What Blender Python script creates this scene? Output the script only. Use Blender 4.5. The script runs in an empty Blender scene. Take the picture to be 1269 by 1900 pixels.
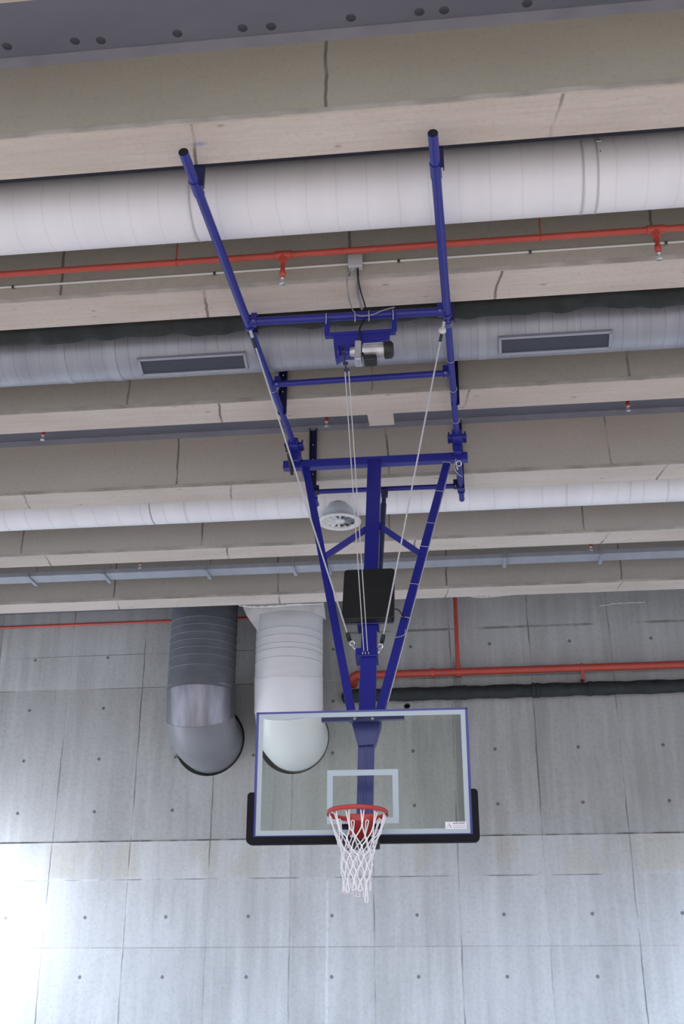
import bpy, bmesh, math, random
from math import sin, cos, pi, radians
from mathutils import Vector, Matrix
random.seed(7)
SC = bpy.context.scene
COL = SC.collection

# ------------------------------------------------------------------ camera
FPX = 2069.1
PITCH, ROLL, YAW = .4113, .0011, -.1134
_cy, _sy, _cp, _sp = cos(YAW), sin(YAW), cos(PITCH), sin(PITCH)
FWD = Vector((_sy*_cp, _cy*_cp, _sp)); _r = Vector((_cy, -_sy, 0)); _u = _r.cross(FWD)
RGT = _r*cos(ROLL) + _u*sin(ROLL); UPV = _u*cos(ROLL) - _r*sin(ROLL)
CAM = Vector((0, 0, 1.7))
cd = bpy.data.cameras.new('camera'); cam = bpy.data.objects.new('camera', cd); COL.objects.link(cam)
cd.sensor_fit = 'VERTICAL'; cd.sensor_height = 36; cd.sensor_width = 36*1269/1900
cd.lens = FPX*36/1900; cd.clip_end = 200
m = Matrix.Identity(4)
for i in range(3):
    m[i][0], m[i][1], m[i][2], m[i][3] = RGT[i], UPV[i], -FWD[i], CAM[i]
cam.matrix_world = m
SC.camera = cam

# ------------------------------------------------------------------ light
SC.view_settings.view_transform = 'Standard'; SC.view_settings.look = 'None'
SC.view_settings.gamma = 1; SC.view_settings.exposure = 0.75
w = bpy.data.worlds.new('world'); SC.world = w; w.use_nodes = True
bg = w.node_tree.nodes['Background']; bg.inputs[0].default_value = (.80, .86, 1.0, 1); bg.inputs[1].default_value = .85

def area(name, loc, target, sx, sy, power, color):
    l = bpy.data.lights.new(name, 'AREA'); l.shape = 'RECTANGLE'; l.size = sx; l.size_y = sy
    l.energy = power; l.color = color
    o = bpy.data.objects.new(name, l); COL.objects.link(o); o.location = loc
    o.rotation_euler = (Vector(target)-Vector(loc)).to_track_quat('-Z', 'Y').to_euler()
    return o
area('window_light_side', (-8.85, 17.2, 2.7), (-8.0, 18.3, 3.0), 1.0, 1.3, 125, (.74, .84, 1))
# daylight falling through the low side windows onto the floor in front of the back wall
for sx in (-1, 1):
    o = area('window_daylight', (sx*11.4, 13.6, 4.2), (sx*4.2, 15.6, 0), 3.0, 1.6, 270 if sx > 0 else 150, (.58, .74, 1)); o.data.spread = radians(64)
area('floor_bounce_fill', (0, -2.0, 7.2), (0, -2.0, 0), 16, 8, 1050, (1, .93, .90))  # unseen panel added overhead so the floor bounces light up to the soffits

# ------------------------------------------------------------------ materials
WX0, WS, WYAW, WD = -7.5141, 1.322, -.0145, 18.2
def ray(x, y): return RGT*(x-634.5) + UPV*(950-y) + FWD*FPX
def on_y(x, y, Y): d = ray(x, y); return CAM + d*((Y-CAM.y)/d.y)
def on_z(x, y, Z): d = ray(x, y); return CAM + d*((Z-CAM.z)/d.z)
def on_wall(x, y, off=0.): d = ray(x, y); return CAM + d*((WD-off)/(d.y - WYAW*d.x))
def on_plane(x, y, P, N): d = ray(x, y); return CAM + d*((P-CAM).dot(N)/d.dot(N))

def new_mat(name, col, rough=.6, metal=0., spec=.5):
    mt = bpy.data.materials.new(name); mt.use_nodes = True
    b = mt.node_tree.nodes['Principled BSDF']
    b.inputs['Base Color'].default_value = (*col, 1); b.inputs['Roughness'].default_value = rough
    b.inputs['Metallic'].default_value = metal; b.inputs['Specular IOR Level'].default_value = spec
    return mt
class NT:
    def __init__(s, mt): s.t = mt.node_tree; s.b = s.t.nodes['Principled BSDF']
    def n(s, kind, **kw):
        nd = s.t.nodes.new(kind)
        for k, v in kw.items(): setattr(nd, k, v)
        return nd
    def l(s, a, b): s.t.links.new(a, b)
    def _in(s, nd, i, v):
        if v is None: return
        if hasattr(v, 'is_output') or isinstance(v, bpy.types.NodeSocket): s.l(v, nd.inputs[i])
        else: nd.inputs[i].default_value = v
    def math(s, op, a, b=None, c=None, clamp=False):
        nd = s.n('ShaderNodeMath', operation=op); nd.use_clamp = clamp
        s._in(nd, 0, a); s._in(nd, 1, b); s._in(nd, 2, c); return nd.outputs[0]
    def pos(s): return s.n('ShaderNodeNewGeometry').outputs['Position']
    def xyz(s, v):
        nd = s.n('ShaderNodeSeparateXYZ'); s.l(v, nd.inputs[0]); return nd.outputs
    def scale(s, v, sc, off=(0, 0, 0)):
        nd = s.n('ShaderNodeMapping'); s.l(v, nd.inputs[0]); nd.inputs['Scale'].default_value = sc
        nd.inputs['Location'].default_value = off; return nd.outputs[0]
    def noise(s, v, sc, det=4, rough=.55, dist=0):
        nd = s.n('ShaderNodeTexNoise'); s.l(v, nd.inputs['Vector']); nd.inputs['Scale'].default_value = sc
        nd.inputs['Detail'].default_value = det; nd.inputs['Roughness'].default_value = rough
        nd.inputs['Distortion'].default_value = dist; return nd.outputs[0]
    def ramp(s, v, stops):
        nd = s.n('ShaderNodeValToRGB'); s.l(v, nd.inputs[0]); e = nd.color_ramp.elements
        while len(e) < len(stops): e.new(.5)
        for el, (p, c) in zip(e, stops):
            el.position = p; el.color = (*c, 1) if len(c) == 3 else c
        return nd.outputs[0]
    def mixc(s, f, a, b, mode='MIX'):
        nd = s.n('ShaderNodeMix', data_type='RGBA', blend_type=mode)
        s._in(nd, 0, f)
        for i, v in ((6, a), (7, b)):
            if isinstance(v, tuple): nd.inputs[i].default_value = (*v, 1)
            else: s.l(v, nd.inputs[i])
        return nd.outputs[2]
    def smooth(s, v, a, b):      # 1 below a, 0 above b
        nd = s.n('ShaderNodeMapRange', interpolation_type='SMOOTHSTEP'); s.l(v, nd.inputs[0])
        nd.inputs[1].default_value = a; nd.inputs[2].default_value = b
        nd.inputs[3].default_value = 1; nd.inputs[4].default_value = 0; return nd.outputs[0]
    def bump(s, h, strength, dist=.02):
        nd = s.n('ShaderNodeBump'); nd.inputs['Strength'].default_value = strength
        nd.inputs['Distance'].default_value = dist; s.l(h, nd.inputs['Height']); s.l(nd.outputs[0], s.b.inputs['Normal'])

def val3(a): return (a, a, a)
def concrete_beam(name, joff, seed, tone=(1, 1, 1), scuff=None):
    """board-marked concrete: smooth grey sides, paler cream underside, formwork joints every 2.55 m"""
    mt = new_mat(name, (.3, .28, .25), .9, spec=.2); t = NT(mt); p = t.pos(); x, y, z = t.xyz(p)
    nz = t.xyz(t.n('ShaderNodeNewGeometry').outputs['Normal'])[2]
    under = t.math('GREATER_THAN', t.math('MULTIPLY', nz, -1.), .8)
    ps = t.scale(p, (.35, 1, 1), (seed*3.1, seed, 0))
    n1 = t.noise(ps, 1.6, 6); n2 = t.noise(t.scale(p, (3.0, 3, .35), (seed, 0, 0)), 2.2, 5); n3 = t.noise(p, 26, 3)
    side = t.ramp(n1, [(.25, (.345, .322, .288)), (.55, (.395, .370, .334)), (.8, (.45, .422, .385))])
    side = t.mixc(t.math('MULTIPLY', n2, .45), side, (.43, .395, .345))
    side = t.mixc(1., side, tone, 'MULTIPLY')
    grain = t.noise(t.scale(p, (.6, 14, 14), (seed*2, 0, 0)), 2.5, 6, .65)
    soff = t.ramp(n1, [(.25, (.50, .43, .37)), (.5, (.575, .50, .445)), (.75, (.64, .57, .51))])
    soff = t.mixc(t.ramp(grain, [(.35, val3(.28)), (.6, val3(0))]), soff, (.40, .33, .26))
    vor = t.n('ShaderNodeTexVoronoi', feature='F1'); t.l(t.scale(p, (1.3, 2.6, 2.6), (seed, 0, 0)), vor.inputs['Vector']); vor.inputs['Scale'].default_value = 1.7
    spots = t.smooth(vor.outputs['Distance'], .03, .1)
    soff = t.mixc(t.math('MULTIPLY', spots, .5), soff, (.22, .16, .09))
    if scuff:      # a rub of blue paint left on the underside
        dx_ = t.math('MULTIPLY', t.math('SUBTRACT', x, scuff[0]), .45); dy_ = t.math('SUBTRACT', y, scuff[1])
        d_ = t.math('SQRT', t.math('ADD', t.math('MULTIPLY', dx_, dx_), t.math('MULTIPLY', dy_, dy_)))
        soff = t.mixc(t.math('MULTIPLY', t.smooth(d_, .0, .035), .65), soff, (.20, .24, .42))
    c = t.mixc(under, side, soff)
    wob = t.math('MULTIPLY', t.math('SUBTRACT', t.noise(p, 2, 3), .5), .09)
    xx = t.math('ADD', t.math('ADD', x, wob), joff)
    xx = t.math('ADD', xx, t.math('MULTIPLY', under, t.math('MULTIPLY', y, .16)))
    fr = t.math('ABSOLUTE', t.math('SUBTRACT', t.math('FRACT', t.math('DIVIDE', xx, 2.55)), .5))
    j = t.smooth(fr, .0025, .0065)
    jn = t.math('MULTIPLY', j, t.ramp(t.noise(t.scale(p, (1, 1, 1), (9, 0, seed)), 2.5, 2), [(.35, val3(.15)), (.55, val3(.75))]))
    c = t.mixc(jn, c, (.10, .085, .07))
    c = t.mixc(t.math('MULTIPLY', t.math('SUBTRACT', n3, .5), .5, clamp=True), c, (.12, .11, .1))
    t.l(c, t.b.inputs['Base Color'])
    h = t.math('SUBTRACT', t.math('ADD', t.math('MULTIPLY', n3, .3), n2), jn); t.bump(h, .35, .012)
    return mt

def wall_mat():
    mt = new_mat('wall_concrete', (.4, .4, .4), .85, spec=.25); t = NT(mt); p = t.pos(); x, y, z = t.xyz(p)
    n1 = t.noise(t.scale(p, (1, 1, .45)), .9, 7, .6); n2 = t.noise(t.scale(p, (3.2, 3, .22)), 1.8, 5, .6); n3 = t.noise(p, 20, 4)
    base = t.ramp(n1, [(.25, (.33, .322, .305)), (.5, (.40, .395, .382)), (.75, (.46, .455, .445))])
    base = t.mixc(t.ramp(n2, [(.45, val3(.0)), (.70, val3(.5))]), base, (.53, .525, .51))
    base = t.mixc(t.ramp(n2, [(.26, val3(.35)), (.42, val3(0))]), base, (.27, .26, .24))
    # every panel between two joints has its own tone
    cell = t.n('ShaderNodeTexWhiteNoise', noise_dimensions='2D')
    u = t.math('DIVIDE', t.math('SUBTRACT', x, WX0), WS)
    uw = t.math('ADD', u, t.math('MULTIPLY', t.math('SUBTRACT', t.noise(t.scale(p, (0, 0, 1)), 1.1, 3), .5), .05))
    cu = t.math('FLOOR', t.math('ADD', uw, .5))
    lv = t.math('ADD', t.math('GREATER_THAN', z, 6.62), t.math('ADD', t.math('GREATER_THAN', z, 4.04), t.math('ADD', t.math('GREATER_THAN', z, 3.45), t.math('GREATER_THAN', z, 2.43))))
    cb = t.n('ShaderNodeCombineXYZ'); t.l(cu, cb.inputs[0]); t.l(lv, cb.inputs[1]); t.l(cb.outputs[0], cell.inputs['Vector'])
    tone = t.math('MULTIPLY_ADD', cell.outputs[0], .12, .94)
    base = t.mixc(1., base, t.n('ShaderNodeCombineColor').outputs[0], 'MIX') if False else base
    cc = t.n('ShaderNodeCombineColor')
    for i in range(3): t.l(tone, cc.inputs[i])
    base = t.mixc(1., base, cc.outputs[0], 'MULTIPLY')
    # ochre stains on the band
    st = t.math('MULTIPLY', t.smooth(t.math('ABSOLUTE', t.math('SUBTRACT', z, 3.75)), .2, .34),
                t.ramp(t.noise(t.scale(p, (1, 1, .3), (4, 0, 0)), 1.3, 3), [(.5, val3(0)), (.62, val3(.3))]))
    base = t.mixc(st, base, (.34, .30, .19))
    # vertical joints, broken
    dj = t.math('ABSOLUTE', t.math('SUBTRACT', t.math('FRACT', uw), .5))
    br = t.noise(t.scale(p, (1.2, 1, .9), (2, 0, 5)), 1.1, 3)
    j = t.math('MULTIPLY', t.smooth(dj, .004, .012), t.ramp(br, [(.42, val3(.06)), (.62, val3(.8))]))
    # horizontal joints
    def hj(z0, w, k, sc):
        d = t.math('ABSOLUTE', t.math('SUBTRACT', z, z0))
        return t.math('MULTIPLY', t.smooth(d, w*.4, w), t.ramp(t.noise(t.scale(p, (1, 1, 1), (z0*7, 0, 0)), sc, 3), [(.42, val3(0)), (.58, val3(k))]))
    for a in ((6.60, .012, .6, .6), (2.425, .009, .45, .7), (4.045, .016, .9, 3), (3.443, .012, .75, 2)):
        j = t.math('MAXIMUM', j, hj(*a))
    j = t.math('MAXIMUM', j, t.math('MULTIPLY', hj(7.44, .028, .7, 1.5), t.math('GREATER_THAN', x, -2.0)))
    j = t.math('MAXIMUM', j, t.math('MULTIPLY', hj(7.2, .012, .5, 1.2), t.math('LESS_THAN', x, -3.0)))
    base = t.mixc(t.math('MULTIPLY', j, .8), base, (.06, .058, .05))
    # tie holes
    du = t.math('MULTIPLY', t.math('SUBTRACT', u, t.math('ROUND', u)), WS)
    hole = None
    for zr in (7.156, 6.262, 5.395, 4.527, 2.877, 1.999):
        dz = t.math('SUBTRACT', z, zr)
        d = t.math('SQRT', t.math('ADD', t.math('MULTIPLY', du, du), t.math('MULTIPLY', dz, dz)))
        k = t.smooth(d, .016, .036)
        hole = k if hole is None else t.math('MAXIMUM', hole, k)
    base = t.mixc(t.math('MULTIPLY', hole, .7), base, (.04, .038, .035))
    # broad damp stain right of one joint, seen through the board
    sx_ = on_wall(853, 1400).x
    ds = t.math('MULTIPLY', t.smooth(t.math('ABSOLUTE', t.math('SUBTRACT', t.math('ADD', x, t.math('MULTIPLY', n1, .06)), sx_+.03)), .05, .085), t.smooth(t.math('ABSOLUTE', t.math('SUBTRACT', z, 5.5)), 1.3, 1.5))
    base = t.mixc(t.math('MULTIPLY', ds, .38), base, (.12, .12, .105))
    # lime runs under the hoop
    rn = t.math('MULTIPLY', t.smooth(t.math('ABSOLUTE', t.math('SUBTRACT', x, -2.30)), .012, .03), t.math('LESS_THAN', z, 3.4))
    base = t.mixc(t.math('MULTIPLY', rn, .5), base, (.62, .62, .62))
    # fine grain
    base = t.mixc(t.math('MULTIPLY', t.math('SUBTRACT', n3, .45), .6, clamp=True), base, (.14, .135, .125))
    # the lower pours are a little lighter than the upper one
    base = t.mixc(t.math('LESS_THAN', z, 4.04), base, t.mixc(1., base, (1.06, 1.06, 1.07), 'MULTIPLY'))
    base = t.mixc(t.math('MULTIPLY', t.math('GREATER_THAN', z, 4.04), t.math('LESS_THAN', z, 6.6)), base, t.mixc(1., base, (.86, .855, .85), 'MULTIPLY'))
    t.l(base, t.b.inputs['Base Color'])
    h = t.math('SUBTRACT', t.math('MULTIPLY', n3, .25), t.math('MAXIMUM', j, hole)); t.bump(h, .5, .015)
    return mt

def slab_mat():
    mt = new_mat('slab_paint', (.13, .14, .18), .7); t = NT(mt); p = t.pos()
    n = t.noise(t.scale(p, (.5, 1, 1)), 1.2, 5)
    t.l(t.ramp(n, [(.3, (.135, .145, .185)), (.7, (.18, .19, .24))]), t.b.inputs['Base Color'])
    return mt
def noisy(name, c0, c1, sc, rough, metal=0., stretch=(1, 1, 1), bump=0., spec=.5):
    mt = new_mat(name, c0, rough, metal, spec); t = NT(mt); p = t.pos()
    n = t.noise(t.scale(p, stretch), sc, 5)
    t.l(t.ramp(n, [(.3, c0), (.7, c1)]), t.b.inputs['Base Color'])
    if bump: t.bump(n, bump, .02)
    return mt
def ribbed(name, c0, c1, period, rough, metal=0., dirt=.4, axis=0, bump=.3, spec=.5):
    """sheet wound round a duct: a faint seam every `period` metres along the duct"""
    mt = new_mat(name, c0, rough, metal, spec); t = NT(mt); p = t.pos(); a = t.xyz(p)[axis]
    w1 = t.math('MULTIPLY', t.math('SUBTRACT', t.noise(p, 1.2, 3), .5), period*.35)
    fr = t.math('ABSOLUTE', t.math('SUBTRACT', t.math('FRACT', t.math('DIVIDE', t.math('ADD', a, w1), period)), .5))
    s = t.smooth(fr, .012, .05)
    n = t.noise(t.scale(p, (2.5, .5, .5) if axis == 0 else (.5, .5, 3)), 1.6, 5)
    c = t.ramp(n, [(.3, c0), (.7, c1)])
    k = t.math('MULTIPLY', s, t.ramp(t.noise(p, 2.2, 3), [(.4, val3(.08)), (.62, val3(dirt))]))
    c = t.mixc(k, c, tuple(v*.35 for v in c0)); t.l(c, t.b.inputs['Base Color'])
    t.bump(t.math('SUBTRACT', t.math('MULTIPLY', n, .6), s), bump, .008)
    return mt

M = {}
M['wall'] = wall_mat(); M['slab'] = slab_mat()
M['fillet'] = noisy('fillet_paint', (.19, .19, .23), (.24, .24, .28), 3, .8)
M['lip'] = noisy('mortar_lip', (.30, .27, .23), (.50, .45, .40), 6, .9, stretch=(.5, 1, 1))
M['blue'] = noisy('blue_paint', (.011, .013, .19), (.015, .018, .23), 3, .36)
M['navy'] = noisy('dark_blue_paint', (.006, .008, .045), (.010, .012, .07), 3, .5)
M['steelblue'] = noisy('dull_blue_grey_steel', (.02, .028, .07), (.03, .04, .10), 4, .5)
M['black'] = noisy('black_plastic', (.006, .007, .007), (.010, .011, .011), 8, .5)
M['pad'] = noisy('black_rubber', (.0045, .005, .009), (.007, .008, .012), 6, .75, spec=.18)
M['dark'] = new_mat('dark_void', (.004, .004, .004), .9)
M['redpipe'] = noisy('red_pipe_paint', (.40, .055, .036), (.47, .07, .045), 3, .45)
M['rim'] = noisy('orange_red_rim_paint', (.36, .026, .024), (.43, .036, .032), 5, .42)
M['net'] = new_mat('white_nylon', (.78, .78, .84), .8)
M['rope'] = noisy('white_cord', (.40, .40, .42), (.50, .50, .53), 30, .8)
M['white'] = noisy('white_plastic', (.62, .61, .60), (.68, .67, .66), 4, .45)
M['boxgrey'] = new_mat('light_grey_plastic', (.50, .49, .49), .5)
M['cable'] = new_mat('grey_cable', (.26, .25, .28), .6)
M['chrome'] = new_mat('zinc_plated_metal', (.62, .62, .64), .3, 1.)
M['alu'] = noisy('cast_aluminium', (.45, .45, .47), (.60, .60, .62), 12, .42, .85)
M['conduit'] = new_mat('white_conduit', (.66, .65, .62), .5)
M['duct_white'] = ribbed('white_duct_wrap', (.76, .74, .77), (.82, .80, .83), .235, .55, dirt=.10, bump=.12)
M['duct_white2'] = ribbed('white_duct_wrap_small', (.76, .74, .76), (.82, .80, .82), .3, .5, dirt=.15)
M['duct_grey'] = ribbed('galvanised_duct', (.285, .295, .335), (.37, .38, .425), .125, .42, .3, dirt=.32)
M['strap'] = new_mat('duct_joint_band', (.36, .38, .42), .45, .3)
M['foam'] = noisy('black_pipe_foam', (.008, .010, .010), (.020, .024, .023), 7, .75, bump=.8)
M['grille'] = new_mat('dark_grille', (.075, .085, .11), .5, .3)
M['grilleframe'] = new_mat('pale_grille_frame', (.34, .35, .40), .45, .3)
M['greyduct'] = noisy('grey_duct_wrap', (.085, .090, .105), (.125, .130, .145), 2.5, .55, stretch=(1, 1, 3), bump=.15)
M['greyelbow'] = noisy('grey_elbow_wrap', (.16, .16, .17), (.20, .20, .21), 2.5, .5)
M['galv'] = noisy('bright_galvanised_sheet', (.20, .20, .225), (.32, .31, .345), 1.7, .34, .72, stretch=(6, 6, .3))
M['wduct'] = noisy('white_vertical_duct_wrap', (.70, .69, .69), (.76, .75, .75), 2, .5, stretch=(1, 1, 4), bump=.2)
M['wduct2'] = noisy('cream_white_duct_sheet', (.74, .73, .73), (.78, .77, .77), 2, .4)
M['film'] = noisy('grey_plastic_film', (.40, .40, .40), (.55, .55, .55), 5, .4, bump=.6)
M['filmw'] = new_mat('white_plastic_film', (.85, .85, .83), .5)
M['tray'] = ribbed('galvanised_tray', (.34, .36, .41), (.42, .44, .49), .05, .45, .3, dirt=.12)
M['border'] = new_mat('pale_blue_white_line', (.37, .45, .52), .5)
M['sticker'] = new_mat('white_sticker', (.72, .70, .80), .6)
M['ink'] = new_mat('grey_ink', (.10, .10, .14), .7)
M['floor'] = noisy('sport_floor', (.55, .51, .47), (.60, .56, .52), .6, .5)
M['stub'] = concrete_beam('concrete_stub', .7, 11)
gm = new_mat('clear_board_glass', (.86, .90, .84), .02); gb = gm.node_tree.nodes['Principled BSDF']
gb.inputs['Transmission Weight'].default_value = 1; gb.inputs['IOR'].default_value = 1.12
M['glass'] = gm
bm_ = new_mat('sprinkler_bulb_glass', (.9, .8, .78), .1); bm_.node_tree.nodes['Principled BSDF'].inputs['Transmission Weight'].default_value = .6
M['bulb'] = bm_

# ------------------------------------------------------------------ helpers
class MB:
    def __init__(s): s.v = []; s.f = []; s.sm = []
    def add(s, vs, fs, smooth=False):
        o = len(s.v); s.v += [Vector(v) for v in vs]
        for f in fs: s.f.append([i+o for i in f]); s.sm.append(smooth)
        return s
    def box(s, c, size, rot=None):
        c = Vector(c); vs = []
        for dz in (-.5, .5):
            for dx, dy in ((-.5, -.5), (.5, -.5), (.5, .5), (-.5, .5)):
                v = Vector((dx*size[0], dy*size[1], dz*size[2])); vs.append(c + (rot @ v if rot else v))
        return s.add(vs, [(3, 2, 1, 0), (4, 5, 6, 7), (0, 1, 5, 4), (1, 2, 6, 5), (2, 3, 7, 6), (3, 0, 4, 7)])
    def bar(s, a, b, wdt, dep, side=None):
        """rectangular bar from a to b; wdt along `side`, dep across"""
        a, b = Vector(a), Vector(b); d = (b-a); L = d.length; d.normalize()
        sd = Vector(side) if side is not None else (Vector((0, 0, 1)) if abs(d.z) < .9 else Vector((1, 0, 0)))
        sd = (sd - d*sd.dot(d)).normalized(); th = d.cross(sd)
        rot = Matrix((sd, th, d)).transposed()
        return s.box((a+b)/2, (wdt, dep, L), rot)
    def path(s, pts, r, n=16, cap=True, radii=None):
        pts = [Vector(p) for p in pts]; k = len(pts); rings = []
        t0 = (pts[1]-pts[0]).normalized(); nn = t0.orthogonal().normalized()
        for i in range(k):
            t = (pts[min(i+1, k-1)]-pts[max(i-1, 0)]).normalized()
            nn = (nn - t*nn.dot(t)).normalized(); bb = t.cross(nn); rr = radii[i] if radii else r
            rings.append([pts[i] + nn*(cos(2*pi*j/n)*rr) + bb*(sin(2*pi*j/n)*rr) for j in range(n)])
        vs = [v for g in rings for v in g]
        fs = [(i*n+j, i*n+(j+1) % n, (i+1)*n+(j+1) % n, (i+1)*n+j) for i in range(k-1) for j in range(n)]
        s.add(vs, fs, True)
        if cap:
            s.add(rings[0], [tuple(range(n-1, -1, -1))]); s.add(rings[-1], [tuple(range(n))])
        return s
    def tube(s, a, b, r, n=16, cap=True): return s.path([a, b], r, n, cap)
    def hollow(s, a, b, r, t=.004, n=24):
        a, b = Vector(a), Vector(b); d = (b-a).normalized()
        s.path([a, b], r, n, cap=False); s.path([b, a], r-t, n, cap=False)
        nn = d.orthogonal().normalized(); bb = d.cross(nn)
        for c, fl in ((a, 1), (b, 0)):
            o = [c+nn*cos(2*pi*j/n)*r+bb*sin(2*pi*j/n)*r for j in range(n)]
            i_ = [c+nn*cos(2*pi*j/n)*(r-t)+bb*sin(2*pi*j/n)*(r-t) for j in range(n)]
            s.add(o+i_, [((j, j+n, (j+1) % n+n, (j+1) % n) if fl else (j, (j+1) % n, (j+1) % n+n, j+n)) for j in range(n)])
        return s
    def lathe(s, prof, c, axis=(0, 0, 1), n=32):
        """prof: (radius, height) list"""
        c = Vector(c); ax = Vector(axis).normalized(); a = ax.orthogonal().normalized(); b = ax.cross(a)
        vs = [c + a*(cos(2*pi*j/n)*r) + b*(sin(2*pi*j/n)*r) + ax*h for r, h in prof for j in range(n)]
        fs = [(i*n+j, i*n+(j+1) % n, (i+1)*n+(j+1) % n, (i+1)*n+j) for i in range(len(prof)-1) for j in range(n)]
        return s.add(vs, fs, True)
    def prism(s, poly, off):
        """poly: 3-D outline, extruded by vector off"""
        poly = [Vector(p) for p in poly]; off = Vector(off); n = len(poly)
        vs = poly + [p+off for p in poly]
        fs = [tuple(range(n-1, -1, -1)), tuple(range(n, 2*n))] + [(i, (i+1) % n, (i+1) % n+n, i+n) for i in range(n)]
        return s.add(vs, fs)
    def ring(s, c, axis, R, r, n=40, m_=10):
        c = Vector(c); ax = Vector(axis).normalized(); a = ax.orthogonal().normalized(); b = ax.cross(a)
        vs = []
        for j in range(n):
            e = a*cos(2*pi*j/n) + b*sin(2*pi*j/n)
            for k in range(m_): vs.append(c + e*(R + r*cos(2*pi*k/m_)) + ax*(r*sin(2*pi*k/m_)))
        fs = [(j*m_+k, ((j+1) % n)*m_+k, ((j+1) % n)*m_+(k+1) % m_, j*m_+(k+1) % m_) for j in range(n) for k in range(m_)]
        return s.add(vs, fs, True)

def wpos(o):
    p = Vector((0, 0, 0))
    while o: p += o.location; o = o.parent
    return p
def obj(name, mb, mat, parent=None, origin=None, bevel=0.):
    if origin is None:
        if parent is not None: origin = wpos(parent)
        else:
            lo = Vector([min(v[i] for v in mb.v) for i in range(3)]); hi = Vector([max(v[i] for v in mb.v) for i in range(3)])
            origin = Vector(((lo.x+hi.x)/2, (lo.y+hi.y)/2, lo.z))
    me = bpy.data.meshes.new(name); me.from_pydata([v-origin for v in mb.v], [], mb.f)
    for p, sflag in zip(me.polygons, mb.sm): p.use_smooth = sflag
    b = bmesh.new(); b.from_mesh(me); bmesh.ops.recalc_face_normals(b, faces=b.faces); b.to_mesh(me); b.free()
    me.materials.append(mat if not isinstance(mat, str) else M[mat])
    o = bpy.data.objects.new(name, me); COL.objects.link(o)
    if parent is not None: o.parent = parent; o.location = origin - wpos(parent)
    else: o.location = origin
    if bevel:
        md = o.modifiers.new('bevel', 'BEVEL'); md.width = bevel; md.segments = 2; md.limit_method = 'ANGLE'
    return o
def tag(o, label=None, cat=None, group=None, kind=None):
    for k, v in (('label', label), ('category', cat), ('group', group), ('kind', kind)):
        if v: o[k] = v
    return o
def thing(name, loc, label, cat, group=None):
    o = bpy.data.objects.new(name, None); COL.objects.link(o); o.location = loc; o.empty_display_size = .1
    return tag(o, label, cat, group)
def struct(name, mb, mat, parent=None, **kw): return tag(obj(name, mb, mat, parent, **kw), kind='structure')
def curve(pts, k=8):
    """smooth path through the points"""
    pts = [Vector(p) for p in pts]; out = []
    for i in range(len(pts)-1):
        p0 = pts[max(i-1, 0)]; p1 = pts[i]; p2 = pts[i+1]; p3 = pts[min(i+2, len(pts)-1)]
        for j in range(k):
            t = j/k; out.append(.5*((2*p1)+(-p0+p2)*t+(2*p0-5*p1+4*p2-p3)*t*t+(-p0+3*p1-3*p2+p3)*t**3))
    return out+[pts[-1]]

# ------------------------------------------------------------------ structure
Y0, DY, BW, SOF, SLAB = 5.8865, 1.9715, .4377, 7.30, 8.014
XL, XR = -12.0, 12.0
struct('floor', MB().box((0, 4.8, -.05), (24, 27.6, .1)), 'floor')
struct('ceiling', MB().box((0, 4.8, SLAB+.1), (24.4, 27.6, .2)), 'slab')

def wall_y(x): return WD + WYAW*x
# back wall: stepped profile (upper part, slightly proud band, lower part)
prof = [(0, 0), (0, 3.43), (-.022, 3.46), (-.022, 4.03), (.0, 4.05), (0, SLAB), (.6, SLAB), (.6, 0)]
mb = MB()
n_ = len(prof)
vs = [Vector((x, wall_y(x)+dy, z)) for x in (XL, XR) for dy, z in prof]
mb.add(vs, [tuple(range(n_)), tuple(range(2*n_-1, n_-1, -1))] + [(i, (i+1) % n_, (i+1) % n_+n_, i+n_) for i in range(n_)])
wall = struct('wall_back', mb, 'wall')
DUCTS = [(-4.31, 5.665), (-2.885, 5.665)]
hole_small = on_wall(755, 1309)
cut = MB()
for x, z in DUCTS: cut.tube((x, wall_y(x)-.2, z), (x, wall_y(x)+.35, z), .60, 64)
cut.tube((hole_small.x, wall_y(hole_small.x)-.1, hole_small.z), (hole_small.x, wall_y(hole_small.x)+.3, hole_small.z), .055, 24)
co = obj('cutter', cut, 'dark'); md = wall.modifiers.new('holes', 'BOOLEAN'); md.object = co; md.operation = 'DIFFERENCE'; md.solver = 'EXACT'
bpy.context.view_layer.update()
dg = bpy.context.evaluated_depsgraph_get(); me = bpy.data.meshes.new_from_object(wall.evaluated_get(dg)); wall.modifiers.clear(); wall.data = me
bpy.data.objects.remove(co)

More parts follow.
